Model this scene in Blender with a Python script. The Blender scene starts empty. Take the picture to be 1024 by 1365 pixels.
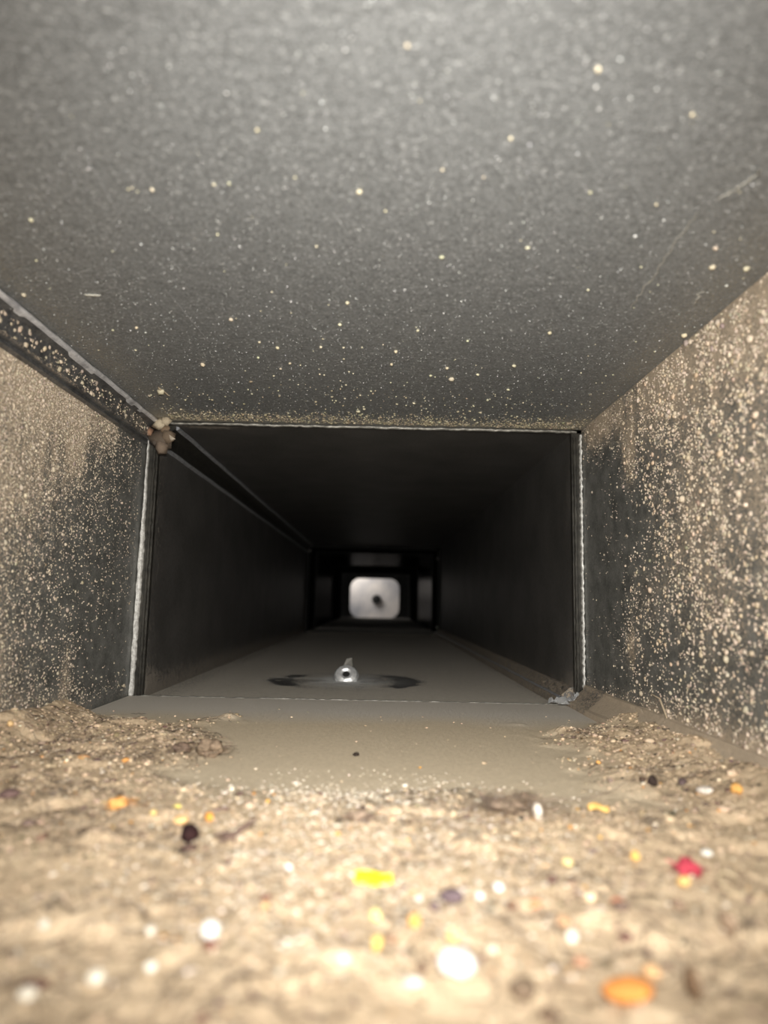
import bpy, math, random
import numpy as np
from mathutils import Matrix, Vector
S = bpy.context.scene
COL = S.collection
rng = np.random.default_rng(7)
random.seed(7)

# ------------------------------------------------------------------ camera
FPX, CAMH = 910.0, 0.0712
PITCH, YAW, ROLL = 0.1318, 0.0060, 0.0215
fw = np.array([math.sin(YAW)*math.cos(PITCH), math.cos(YAW)*math.cos(PITCH), math.sin(PITCH)])
r0 = np.array([math.cos(YAW), -math.sin(YAW), 0.0]); u0 = np.cross(r0, fw)
RT = math.cos(ROLL)*r0 + math.sin(ROLL)*u0
UP = -math.sin(ROLL)*r0 + math.cos(ROLL)*u0
CAM = np.array([0.0, 0.0, CAMH])
cd = bpy.data.cameras.new('camera'); cam = bpy.data.objects.new('camera', cd); COL.objects.link(cam)
cd.sensor_fit = 'VERTICAL'; cd.sensor_height = 36.0; cd.lens = FPX/1365.0*36.0
cd.clip_start = 0.005; cd.clip_end = 20
cd.dof.use_dof = True; cd.dof.focus_distance = 0.44; cd.dof.aperture_fstop = 7.0
cam.matrix_world = Matrix(((RT[0], UP[0], -fw[0], CAM[0]), (RT[1], UP[1], -fw[1], CAM[1]), (RT[2], UP[2], -fw[2], CAM[2]), (0, 0, 0, 1)))
S.camera = cam

# ------------------------------------------------------------------ light
W = bpy.data.worlds.new('room_light'); S.world = W; W.use_nodes = True
W.node_tree.nodes['Background'].inputs[0].default_value = (1.0, 0.97, 0.92, 1)
W.node_tree.nodes['Background'].inputs[1].default_value = 2.1
def lamp(name, kind, loc, target, energy, color, **kw):
    l = bpy.data.lights.new(name, kind); l.energy = energy; l.color = color
    for k, v in kw.items(): setattr(l, k, v)
    o = bpy.data.objects.new(name, l); COL.objects.link(o); o.location = loc
    o.rotation_euler = (Vector(target)-Vector(loc)).to_track_quat('-Z', 'Y').to_euler()
    return o
lamp('torch_light', 'SPOT', (0.008, -0.012, CAMH+0.036), (0.0, 0.5, CAMH+0.052), 8.0, (1.0, 0.965, 0.90),
     spot_size=math.radians(100), spot_blend=1.0, shadow_soft_size=0.004)
lamp('plenum_daylight', 'AREA', (-0.16, 3.36, 0.30), (0.02, 3.47, 0.06), 0.75, (1.0, 0.97, 0.95), size=0.12)
S.view_settings.view_transform = 'Standard'; S.view_settings.look = 'None'
S.view_settings.gamma = 1.0; S.view_settings.use_curve_mapping = False
S.view_settings.exposure = 0.0

# ------------------------------------------------------------------ duct dimensions (metres)
XL, XR, ZC, D = -0.1785, 0.1525, 0.2050, 0.508        # near section, joint at D
XL2, XR2, ZC2 = -0.1690, 0.1450, 0.2025               # far sections
D2, D3, DE = 1.62, 2.52, 3.25

def ray(px, py):
    d = RT*(px-512)/FPX - UP*(py-682.5)/FPX + fw
    return d
def on(px, py, axis, val):
    d = ray(px, py); return CAM + d*(val-CAM[axis])/d[axis]
def flr(px, py, z=0.0): return on(px, py, 2, z)

# ------------------------------------------------------------------ numpy noise
_lat = np.random.default_rng(3).random((256, 256))
def vnoise(x, y, s, off=0.0):
    x = np.asarray(x)*s+off+50.3; y = np.asarray(y)*s+off*1.7+50.9
    xi = np.floor(x).astype(int); yi = np.floor(y).astype(int)
    fx = x-xi; fy = y-yi; fx = fx*fx*(3-2*fx); fy = fy*fy*(3-2*fy)
    a = _lat[xi % 256, yi % 256]; b = _lat[(xi+1) % 256, yi % 256]
    c = _lat[xi % 256, (yi+1) % 256]; d = _lat[(xi+1) % 256, (yi+1) % 256]
    return (a*(1-fx)+b*fx)*(1-fy)+(c*(1-fx)+d*fx)*fy
def fbm(x, y, s, o=4, off=0.0):
    t = 0; a = .5; n = 0
    for i in range(o):
        t = t+a*vnoise(x, y, s*2**i, off+i*13.1); n += a; a *= .55
    return t/n
def sm(x, a, b):
    t = np.clip((np.asarray(x)-a)/(b-a), 0, 1); return t*t*(3-2*t)
def blob(u, v, u0, v0, su, sv): return np.exp(-((u-u0)/su)**2-((v-v0)/sv)**2)

# ------------------------------------------------------------------ materials
def nt(name):
    m = bpy.data.materials.new(name); m.use_nodes = True
    n = m.node_tree.nodes; l = m.node_tree.links
    return m, n, l, n['Principled BSDF']
def noise(n, l, scale, detail=4, rough=.6, stretch=None):
    tc = n.new('ShaderNodeTexCoord'); t = n.new('ShaderNodeTexNoise')
    t.inputs['Scale'].default_value = scale; t.inputs['Detail'].default_value = detail; t.inputs['Roughness'].default_value = rough
    if stretch:
        mp = n.new('ShaderNodeMapping'); mp.inputs['Scale'].default_value = stretch
        l.new(tc.outputs['Object'], mp.inputs['Vector']); l.new(mp.outputs[0], t.inputs['Vector'])
    else: l.new(tc.outputs['Object'], t.inputs['Vector'])
    return t.outputs['Fac']
def ramp(n, l, src, stops):
    r = n.new('ShaderNodeValToRGB'); e = r.color_ramp.elements
    e[0].position, e[0].color = stops[0][0], (*stops[0][1], 1)
    e[1].position, e[1].color = stops[-1][0], (*stops[-1][1], 1)
    for p, c in stops[1:-1]:
        k = e.new(p); k.color = (*c, 1)
    l.new(src, r.inputs[0]); return r.outputs[0]
def mth(n, l, op, a, b=None, c=None, clamp=False):
    m = n.new('ShaderNodeMath'); m.operation = op; m.use_clamp = clamp
    for i, v in enumerate((a, b, c)):
        if v is None: continue
        if isinstance(v, (int, float)): m.inputs[i].default_value = v
        else: l.new(v, m.inputs[i])
    return m.outputs[0]
def mixc(n, l, f, a, b):
    m = n.new('ShaderNodeMix'); m.data_type = 'RGBA'
    l.new(f, m.inputs[0])
    for i, v in ((6, a), (7, b)):
        if isinstance(v, tuple): m.inputs[i].default_value = (*v, 1)
        else: l.new(v, m.inputs[i])
    return m.outputs[2]
def bump(n, l, b, h, dist, strength=1.0, prev=None):
    k = n.new('ShaderNodeBump'); k.inputs['Distance'].default_value = dist; k.inputs['Strength'].default_value = strength
    l.new(h, k.inputs['Height'])
    if prev: l.new(prev, k.inputs['Normal'])
    l.new(k.outputs[0], b.inputs['Normal']); return k.outputs[0]

def sheet_metal(name, dark, light, metallic, rough, dust_col, fine=1100, film=True, spangle=70, stretch=None, bumpd=.0002, fmix=0.5):
    """galvanised sheet; vertex attribute 'dust' says how much settled dust covers it"""
    m, n, l, b = nt(name)
    big = noise(n, l, spangle, 3, .6, stretch)
    fin = noise(n, l, fine, 3, .65, stretch)
    mx = mth(n, l, 'ADD', mth(n, l, 'MULTIPLY', big, 1-fmix), mth(n, l, 'MULTIPLY', fin, fmix))
    base = ramp(n, l, mx, [(.36, dark), (.64, light)])
    if name.startswith('ceiling'):
        fl = noise(n, l, 640, 2, .5, (.85, 1.0, 1)); fm = mth(n, l, 'MULTIPLY', mth(n, l, 'SUBTRACT', fl, .60), 7.0, clamp=True)
        base = mixc(n, l, fm, base, (.50, .51, .51))
    at = n.new('ShaderNodeAttribute'); at.attribute_name = 'dust'
    f2 = noise(n, l, fine*.62, 4, .78)
    f2 = mth(n, l, 'MULTIPLY_ADD', mth(n, l, 'ADD', mth(n, l, 'MULTIPLY', f2, .55), mth(n, l, 'MULTIPLY', noise(n, l, fine*1.6, 2, .6), .45)), 2.6, -.80)
    # thresholded fine noise: patchy grains where thin, full film where thick
    msk = mth(n, l, 'MULTIPLY_ADD', at.outputs['Fac'], 1.15, mth(n, l, 'SUBTRACT', f2, 1.0))
    msk = mth(n, l, 'MULTIPLY', msk, 3.5, clamp=True)
    dcol = mixc(n, l, noise(n, l, 260, 4, .6), tuple(c*.78 for c in dust_col), tuple(min(1, c*1.15) for c in dust_col))
    col = mixc(n, l, msk, base, dcol)
    if name.startswith('floor'):
        ab = n.new('ShaderNodeAttribute'); ab.attribute_name = 'bare'; col = mixc(n, l, ab.outputs['Fac'], col, (1.0, 1.0, .98))
    l.new(col, b.inputs['Base Color'])
    l.new(mth(n, l, 'MULTIPLY_ADD', msk, -metallic, metallic), b.inputs['Metallic'])
    l.new(mth(n, l, 'MULTIPLY_ADD', msk, .95-rough, rough), b.inputs['Roughness'])
    hh = mth(n, l, 'ADD', mth(n, l, 'MULTIPLY', f2, msk), mth(n, l, 'MULTIPLY', fin, .5))
    bump(n, l, b, hh, bumpd*2)
    return m
def plain(name, c1, c2, scale=300, rough=.8, metallic=0.0, bd=.0002, stretch=None):
    m, n, l, b = nt(name)
    s = noise(n, l, scale, 5, .65, stretch)
    l.new(ramp(n, l, s, [(.33, c1), (.67, c2)]), b.inputs['Base Color'])
    b.inputs['Roughness'].default_value = rough; b.inputs['Metallic'].default_value = metallic
    bump(n, l, b, s, bd); return m
def attr_mat(name, rough=.85):
    m, n, l, b = nt(name)
    at = n.new('ShaderNodeAttribute'); at.attribute_name = 'tint'
    s = noise(n, l, 1500, 3, .6)
    g = ramp(n, l, s, [(.3, (.8, .8, .8)), (.7, (1.1, 1.1, 1.1))])
    mm = n.new('ShaderNodeMix'); mm.data_type = 'RGBA'; mm.blend_type = 'MULTIPLY'; mm.inputs[0].default_value = 1
    l.new(at.outputs['Color'], mm.inputs[6]); l.new(g, mm.inputs[7]); l.new(mm.outputs[2], b.inputs['Base Color'])
    b.inputs['Roughness'].default_value = rough; return m

DUST = (.475, .385, .285)
M_CEIL = sheet_metal('ceiling_galvanised', (.105, .11, .11), (.31, .32, .325), .25, .48, (.34, .31, .25), fine=1000, spangle=330, fmix=.7, bumpd=.0002, stretch=(.9, 1.05, 1))
M_WALL = sheet_metal('wall_galvanised', (.075, .078, .073), (.24, .24, .225), .25, .50, DUST, fine=1000, spangle=90)
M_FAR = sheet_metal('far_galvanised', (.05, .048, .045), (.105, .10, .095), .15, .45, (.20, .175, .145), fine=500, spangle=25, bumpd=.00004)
M_FLOOR = sheet_metal('floor_galvanised', (.06, .06, .06), (.18, .175, .17), .2, .5, (.62, .57, .49), fine=900, spangle=40)
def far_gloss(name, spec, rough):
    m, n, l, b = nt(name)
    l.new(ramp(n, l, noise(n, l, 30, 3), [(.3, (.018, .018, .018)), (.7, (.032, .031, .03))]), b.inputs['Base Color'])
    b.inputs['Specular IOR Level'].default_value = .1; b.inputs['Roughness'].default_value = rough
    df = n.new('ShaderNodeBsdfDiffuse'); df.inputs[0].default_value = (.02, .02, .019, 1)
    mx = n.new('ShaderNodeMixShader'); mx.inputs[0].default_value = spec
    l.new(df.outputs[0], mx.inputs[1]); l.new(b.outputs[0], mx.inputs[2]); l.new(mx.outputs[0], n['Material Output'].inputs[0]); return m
M_GC = far_gloss('far_ceiling_metal', .14, .22); M_GL = far_gloss('far_left_metal', .05, .24); M_GR = far_gloss('far_right_metal', .26, .2); M_MATTE = far_gloss('far_painted_shade', 0.0, .9)  # matte one: near-black base colour stands in for darkness deep in the duct
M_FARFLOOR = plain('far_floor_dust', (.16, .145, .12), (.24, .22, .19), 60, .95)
M_SEAM = sheet_metal('seam_metal', (.055, .057, .06), (.21, .21, .21), .5, .38, DUST, fine=700, spangle=120)
M_LIP = plain('cut_edge_painted_glint', (.42, .41, .38), (.95, .94, .90), 420, .35, .35, .0004)  # raw metal edge; its white flash glint is put into the base colour
M_LIPD = plain('dull_cut_edge', (.14, .135, .12), (.50, .48, .43), 260, .45, .4, .0004)
M_ZINC = plain('pale_zinc', (.26, .27, .29), (.60, .61, .64), 350, .4, .5, .0003)
M_CLEAT = plain('dark_cleat', (.025, .024, .021), (.07, .065, .055), 180, .4, .6, .0002)
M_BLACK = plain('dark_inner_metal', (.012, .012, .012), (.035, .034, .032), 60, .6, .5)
M_SOUND = plain('painted_end_panel', (.42, .42, .44), (.92, .85, .77), 5, .7, 0, .0001)
M_SCREW = plain('shiny_screw_metal', (.6, .61, .62), (.95, .96, .97), 300, .25, .6, .0002)
M_TINT = attr_mat('loose_particles')

# ------------------------------------------------------------------ mesh helpers
def mesh(name, V, Fc, mat, parent=None, smooth=False, kind=None, label=None, cat=None, group=None):
    me = bpy.data.meshes.new(name)
    V = np.asarray(V, dtype=np.float32)
    if isinstance(Fc, np.ndarray):
        k = Fc.shape[1]; nF = len(Fc)
        me.vertices.add(len(V)); me.vertices.foreach_set('co', V.ravel())
        me.loops.add(nF*k); me.loops.foreach_set('vertex_index', Fc.astype(np.int32).ravel())
        me.polygons.add(nF); me.polygons.foreach_set('loop_start', np.arange(0, nF*k, k, dtype=np.int32))
        me.update(calc_edges=True)
    else:
        me.from_pydata([tuple(map(float, v)) for v in V], [], Fc)
    if smooth: me.polygons.foreach_set('use_smooth', [True]*len(me.polygons))
    me.materials.append(mat)
    o = bpy.data.objects.new(name, me); COL.objects.link(o)
    if parent: o.parent = parent
    return tag(o, kind, label, cat, group)
def tag(o, kind=None, label=None, cat=None, group=None):
    if kind: o['kind'] = kind
    if label: o['label'] = label
    if cat: o['category'] = cat
    if group: o['group'] = group
    return o
def setattr_pt(o, name, vals):
    a = o.data.attributes.new(name, 'FLOAT', 'POINT'); a.data.foreach_set('value', np.asarray(vals, dtype=np.float32).ravel())
def setcol(o, cols):
    a = o.data.attributes.new('tint', 'FLOAT_COLOR', 'POINT')
    c = np.ones((len(cols), 4), dtype=np.float32); c[:, :3] = cols; a.data.foreach_set('color', c.ravel())
def grid(U, V):
    nu, nv = len(U), len(V)
    uu, vv = np.meshgrid(U, V, indexing='ij')
    i = np.arange((nu-1)*(nv-1)); a = (i//(nv-1))*nv+i % (nv-1)
    return uu.ravel(), vv.ravel(), np.stack([a, a+nv, a+nv+1, a+1], 1)
T = .0025
def panel(name, axis, pos, thick, u, v, res, dustf, mat, parent=None, kind=None, disp=None, flip=False, **kw):
    """sheet on plane axis=pos; u = y range, v = the other in-plane range; the back is a second skin 'thick' away"""
    U = np.linspace(u[0], u[1], max(2, int((u[1]-u[0])/res))); Vv = np.linspace(v[0], v[1], max(2, int((v[1]-v[0])/res)))
    uu, vv, Fc = grid(U, Vv)
    d = disp(uu, vv) if disp else 0*uu
    def co(p): 
        P = np.zeros((len(uu), 3)); P[:, 1] = uu
        P[:, axis] = p; P[:, 2 if axis == 0 else 0] = vv; return P
    A = co(pos+d); n = len(A); nu, nv = len(U), len(Vv)
    c = np.array([[u[0], v[0]], [u[1], v[0]], [u[1], v[1]], [u[0], v[1]]])
    B = np.zeros((4, 3)); B[:, 1] = c[:, 0]; B[:, axis] = pos+thick; B[:, 2 if axis == 0 else 0] = c[:, 1]
    if flip: Fc = Fc[:, ::-1]
    faces = [tuple(f) for f in Fc.tolist()]
    faces.append((n, n+1, n+2, n+3))
    e0 = [k*nv for k in range(nu)]; e1 = [(nu-1)*nv+k for k in range(nv)]
    e2 = [k*nv+nv-1 for k in range(nu)]; e3 = list(range(nv))
    faces += [tuple(e0)+(n+1, n), tuple(e1)+(n+2, n+1), tuple(e2[::-1])+(n+3, n+2)[::1], tuple(e3[::-1])+(n, n+3)]
    o = mesh(name, np.vstack([A, B]), faces, mat, parent, kind=kind, **kw)
    setattr_pt(o, 'dust', np.concatenate([np.clip(dustf(uu, vv), 0, 1), np.zeros(4)]))
    return o
def box(name, lo, hi, mat, parent=None, bev=0, **kw):
    x0, y0, z0 = lo; x1, y1, z1 = hi
    V = [(x0,y0,z0),(x1,y0,z0),(x1,y1,z0),(x0,y1,z0),(x0,y0,z1),(x1,y0,z1),(x1,y1,z1),(x0,y1,z1)]
    Fc = [(0,3,2,1),(4,5,6,7),(0,1,5,4),(1,2,6,5),(2,3,7,6),(3,0,4,7)]
    return mesh(name, V, Fc, mat, parent, **kw)
def extrude(name, prof, ys, mat, parent=None, jit=None, dust=None, **kw):
    """profile [(x, z)...] swept along y through ys; closed"""
    k = len(prof); V = []; 
    for j, y in enumerate(ys):
        for i, (x, z) in enumerate(prof):
            dx, dz = jit(i, y) if jit else (0, 0)
            V.append((x+dx, y, z+dz))
    Fc = []
    for j in range(len(ys)-1):
        for i in range(k):
            a = j*k+i; b = j*k+(i+1) % k; Fc.append((a, b, b+k, a+k))
    Fc.append(tuple(range(k))[::-1]); Fc.append(tuple((len(ys)-1)*k+i for i in range(k)))
    o = mesh(name, V, Fc, mat, parent, **kw)
    V = np.array(V)
    if dust: setattr_pt(o, 'dust', np.clip(dust(V[:, 1], np.tile(np.arange(k), len(ys))), 0, 1))
    return o
# unit icosahedron / octahedron
g = (1+5**.5)/2
ICO = np.array([(-1,g,0),(1,g,0),(-1,-g,0),(1,-g,0),(0,-1,g),(0,1,g),(0,-1,-g),(0,1,-g),(g,0,-1),(g,0,1),(-g,0,-1),(-g,0,1)])/math.sqrt(1+g*g)
ICOF = np.array([(0,11,5),(0,5,1),(0,1,7),(0,7,10),(0,10,11),(1,5,9),(5,11,4),(11,10,2),(10,7,6),(7,1,8),(3,9,4),(3,4,2),(3,2,6),(3,6,8),(3,8,9),(4,9,5),(2,4,11),(6,2,10),(8,6,7),(9,8,1)])
OCT = np.array([(1,0,0),(-1,0,0),(0,1,0),(0,-1,0),(0,0,1),(0,0,-1.)])
OCTF = np.array([(0,2,4),(2,1,4),(1,3,4),(3,0,4),(2,0,5),(1,2,5),(3,1,5),(0,3,5)])
def grains(name, P, R, cols, parent=None, axis=2, squash=.7, shape='ico', jit=.35, kind='stuff', smooth=True, stretch=0.0, **kw):
    B, Fb = (ICO, ICOF) if shape == 'ico' else (OCT, OCTF)
    n = len(P); k = len(B)
    V = np.repeat(B[None], n, 0)*(1+rng.uniform(-jit, jit, (n, k, 1)))
    th = rng.uniform(0, 6.283, (n, 1)); a, b = [i for i in range(3) if i != axis]
    V[:, :, a] *= 1+stretch*rng.random((n, 1))
    va = V[:, :, a]*np.cos(th)-V[:, :, b]*np.sin(th); vb = V[:, :, a]*np.sin(th)+V[:, :, b]*np.cos(th)
    V[:, :, a] = va; V[:, :, b] = vb; V[:, :, axis] *= squash
    V = V*np.asarray(R)[:, None, None]+P[:, None]
    Fc = (Fb[None]+(np.arange(n)*k)[:, None, None]).reshape(-1, 3)
    o = mesh(name, V.reshape(-1, 3), Fc, M_TINT, parent, smooth=smooth, kind=kind, **kw)
    setcol(o, np.repeat(cols, k, 0)); return o
def fibres(name, paths, rad, cols, parent=None, **kw):
    Vs = []; Fs = []; Cs = []; off = 0
    for i, p in enumerate(paths):
        p = np.asarray(p); m = len(p); t = np.gradient(p, axis=0); t /= np.linalg.norm(t, axis=1)[:, None]+1e-9
        s = np.cross(t, (0.03, .02, 1)); s /= np.linalg.norm(s, axis=1)[:, None]+1e-9; u = np.cross(s, t)
        r = (rad[i] if hasattr(rad, '__len__') else rad)*np.clip(np.minimum(np.arange(m), m-1-np.arange(m))/1.0+.45, 0, 1)[:, None]
        ring = np.stack([p+s*r, p-s*r*.5+u*r*.87, p-s*r*.5-u*r*.87], 1)
        Vs.append(ring.reshape(-1, 3))
        for j in range(m-1):
            for q in range(3):
                a = off+j*3+q; b = off+j*3+(q+1) % 3; Fs.append((a, b, b+3, a+3))
        Cs.append(np.repeat([cols[i]], 3*m, 0)); off += 3*m
    o = mesh(name, np.vstack(Vs), np.array(Fs), M_TINT, parent, smooth=True, **kw)
    setcol(o, np.vstack(Cs)); return o
def vary(base, n, s=.18):
    return np.clip(np.array(base)[None]*(1+rng.normal(0, s, (n, 1)))+rng.normal(0, .012, (n, 3)), .01, 1)
def empty(name, loc, **kw):
    o = bpy.data.objects.new(name, None); COL.objects.link(o); o.location = loc; return tag(o, **kw)

# ------------------------------------------------------------------ dust fields on the sheets
def wl(px, py):  # point on the left wall -> (y, z)
    p = on(px, py, 0, XL); return p[1], p[2]
def wr(px, py):
    p = on(px, py, 0, XR); return p[1], p[2]
a1 = wl(102, 585); a2 = wl(88, 900); a3 = wl(90, 500)
def dust_left(y, z):
    edge = .405+.05*sm(z, .09, .19)+.02*(fbm(y, z, 30, 3)-.5)           # where the dust stops short of the joint
    d = .50*sm(edge-y, -.09, .12)+.24*(fbm(y, z, 22, 3, 5)-.5)+.10*sm(z, .05, .15)
    d += .42*blob(y, z, *a1, .010, .020)+.38*blob(y, z, *a2, .008, .018)
    d += .35*sm(z, .150, .185)*sm(.47-y, 0, .03)
    d += .30*sm(.030-z, 0, .03)
    streak = vnoise(y, z*.04, 500, 9)                                     # vertical wipe streaks
    return np.clip(d, 0, 1)*(.80+.35*streak)+.05
def dust_left_grain(y, z): return np.clip(dust_left(y, z)*1.1-.12, 0, 1)
b1 = wr(800, 570); b2 = wr(838, 615); b3 = wr(842, 865); b4 = wr(845, 700); b5 = wr(900, 900)
def dust_right(y, z):
    d = .44*sm(.49-y, 0, .14)+.28*(fbm(y, z, 24, 3, 3)-.5)
    d += .48*blob(y, z, *b1, .035, .018)+.42*blob(y, z, *b2, .012, .022)+.40*blob(y, z, *b3, .010, .014)
    d -= .22*blob(y, z, *b4, .035, .03)+.22*blob(y, z, *b5, .06, .03)
    d += .30*sm(z, .15, .20)+.45*sm(.030-z, 0, .022)
    streak = vnoise(y, z*.04, 450, 4)
    return np.clip(d, 0, 1)*(.82+.33*streak)+.05
def dust_ceil(y, x):
    d = .16+.12*(fbm(x, y, 15, 3, 8)-.5)
    d += .30*sm(np.abs(x-(XL+XR)/2), .095, .15)+.42*sm(y, D-.045, D)
    ys = vnoise(x, y*.05, 90, 2)
    return d*(.85+.3*ys)
def dust_floor_near(y, x): return .95+0*y
# ------------------------------------------------------------------ near section
Y0 = -0.03
ceiling = panel('ceiling', 2, ZC, T, (Y0, D), (XL-.001, XR+.001), .004, dust_ceil, M_CEIL, kind='structure', flip=True, label='dark grey speckled galvanised sheet roofing the duct')
wall_left = panel('wall_left', 0, XL, -T, (Y0, D), (0, ZC), .003, dust_left, M_WALL, kind='structure', label='left duct side, tan dust fading to bare dark metal')
wall_right = panel('wall_right', 0, XR, T, (Y0, D), (0, ZC), .003, dust_right, M_WALL, kind='structure', flip=True, label='right duct side, thickly speckled with tan dust')
floor = panel('floor', 2, 0, -T, (Y0, D), (XL-.001, XR+.001), .01, dust_floor_near, M_FLOOR, kind='structure', label='duct bottom sheet under dust and debris')

# ------------------------------------------------------------------ far sections, parts of the same sheets
SC = flr(460, 906)                       # centre of the scuffed ring
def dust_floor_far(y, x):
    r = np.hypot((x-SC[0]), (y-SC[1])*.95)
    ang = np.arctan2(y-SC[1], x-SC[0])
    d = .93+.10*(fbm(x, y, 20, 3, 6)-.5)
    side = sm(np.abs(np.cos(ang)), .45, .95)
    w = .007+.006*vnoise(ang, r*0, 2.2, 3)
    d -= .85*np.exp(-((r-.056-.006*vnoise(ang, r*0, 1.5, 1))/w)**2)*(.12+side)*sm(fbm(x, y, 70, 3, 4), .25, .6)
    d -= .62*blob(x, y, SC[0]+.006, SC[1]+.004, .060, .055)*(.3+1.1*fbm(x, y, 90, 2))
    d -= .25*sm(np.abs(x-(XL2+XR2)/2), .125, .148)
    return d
def dust_far_wall(y, z): return .16+.55*sm(.03-z, 0, .03)*(y < D2)+.12*(fbm(y, z, 12, 3, 2)-.5)+.20*sm(D+.05-y, 0, .04)
def dust_far_ceil(y, x): return .75*blob(x, y, XL+.045, D+.003, .022, .008)+.14+.15*(fbm(x, y, 10, 3, 2)-.5)+.18*sm(D+.05-y, 0, .05)
secs = [(D+.004, D2), (D2+.004, 1.86), (1.864, D3), (D3+.004, DE)]
for k, (ya, yb) in enumerate(secs):
    r = (.006, .02, .03, .03)[k]
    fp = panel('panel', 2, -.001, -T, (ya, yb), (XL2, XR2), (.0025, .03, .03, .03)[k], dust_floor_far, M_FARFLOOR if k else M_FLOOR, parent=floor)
    if k == 0:
        co = np.array([v.co[:] for v in fp.data.vertices]); bx_, by_ = co[:, 0], co[:, 1]
        setattr_pt(fp, 'bare', np.clip(1.0*blob(bx_, by_, SC[0]+.004, SC[1]+.004, .026, .040)*(.3+1.2*fbm(bx_, by_, 110, 3, 3))+.5*blob(bx_, by_, SC[0]-.004, SC[1], .050, .04)*sm(fbm(bx_, by_, 60, 3, 5), .4, .6), 0, 1))
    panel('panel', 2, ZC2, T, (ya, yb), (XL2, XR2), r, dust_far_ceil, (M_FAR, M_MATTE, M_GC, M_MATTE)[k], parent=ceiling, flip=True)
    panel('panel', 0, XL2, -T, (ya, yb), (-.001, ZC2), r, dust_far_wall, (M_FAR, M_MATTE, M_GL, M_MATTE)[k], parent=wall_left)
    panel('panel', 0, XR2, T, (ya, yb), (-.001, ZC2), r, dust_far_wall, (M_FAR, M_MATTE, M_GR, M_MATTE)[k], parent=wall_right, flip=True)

# ------------------------------------------------------------------ first joint: cleats and bright lips
tr = empty('trim_1', (0, D, 0), kind='structure', label='slip joint frame where the two duct sections meet')
def wavy(name, A, B, w, d, mat, parent, n=60, amp=.0003, normal=(0, -1, 0), tap=None):
    """thin lip from A to B, w wide (in the joint plane), d deep, slightly uneven"""
    A = np.array(A, float); B = np.array(B, float)-A; L = np.linalg.norm(B); t = B/L; nn = np.array(normal, float); s = np.cross(t, nn)
    V = []; 
    for j in range(n+1):
        q = j/n; ww = w*(tap(q) if tap else 1)*(1+.35*(random.random()-.5)); o = amp*(random.random()-.5)*2
        c = A+B*q+s*o
        for (a, b) in ((-.5, 0), (-.3, 1), (.3, 1), (.5, 0), (.5, -1), (-.5, -1)):
            V.append(c+s*a*ww+nn*b*d*.5)
    Fc = []
    for j in range(n):
        for i in range(6): a = j*6+i; b = j*6+(i+1) % 6; Fc.append((a, b, b+6, a+6))
    Fc += [tuple(range(6))[::-1], tuple(n*6+i for i in range(6))]
    o = mesh(name, V, Fc, mat, parent); setattr_pt(o, 'dust', [.2]*len(V)); return o
def zup(fn):  # helper so trims parented to an Empty keep world coordinates
    fn.matrix_parent_inverse = Matrix.Translation((0, -D, 0)); return fn
zup(wavy('bright_edge', (XL+.0018, D-.001, .001), (XL+.0022, D-.001, ZC-.014), .0036, .002, M_LIP, tr, tap=lambda q: 1.05-.75*sm(q, .45, 1.0)))
zup(wavy('bright_edge', (XR-.0012, D-.001, .001), (XR-.0010, D-.001, ZC-.004), .0019, .002, M_LIP, tr, n=110, tap=lambda q: .9+.3*math.sin(q*230)))
zup(wavy('bright_edge', (XL+.016, D-.001, ZC-.0022), (XR-.004, D-.001, ZC-.0018), .0016, .002, M_LIPD, tr, n=90))
zup(wavy('bright_edge', (XL+.005, D-.0008, .0006), (XR-.014, D-.0008, .0006), .0011, .0016, M_LIPD, tr, n=90))
zup(box('cleat', (XL, D, 0), (XL2+.0002, D+.004, ZC), M_CLEAT, tr))
zup(box('cleat', (XR2-.0002, D, 0), (XR, D+.004, ZC), M_CLEAT, tr))
zup(box('cleat', (XL, D, ZC2-.0001), (XR, D+.0038, ZC), M_CLEAT, tr))
zup(wavy('flange', (XL+.0072, D-.0005, .001), (XL+.0072, D-.0005, ZC-.02), .0025, .0015, M_CLEAT, tr))
zup(wavy('flange', (XR-.0055, D-.0006, .001), (XR-.0055, D-.0006, ZC-.006), .0028, .0014, M_CLEAT, tr))

def far_joint(name, y, depth, label, glints):
    t = empty(name, (0, y, 0), kind='structure', label=label)
    def z(o): o.matrix_parent_inverse = Matrix.Translation((0, -y, 0)); return o
    z(box('cleat', (XL2, y-.002, -.001), (XL2+depth, y+.006, ZC2), M_MATTE, t))
    z(box('cleat', (XR2-depth, y-.002, -.001), (XR2, y+.006, ZC2), M_MATTE, t))
    z(box('cleat', (XL2, y-.002, ZC2-depth), (XR2, y+.006, ZC2), M_MATTE, t))
    for (x, zz) in glints:
        z(grains('painted_glint', np.array([[x, y-.008, zz]]), [.0035], vary((.32, .31, .28), 1), t, kind=None, jit=.3))  # pale beads stand in for glints at the joint corners
far_joint('trim_2', D2, .006, 'second joint frame deep inside the dark duct',
          ((XL2+.006, ZC2-.014), (XR2-.006, ZC2-.026), (XR2-.006, .016), (XR2-.010, .004)))
far_joint('trim_3', D3, .004, 'third joint frame near the far opening', ())

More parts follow.
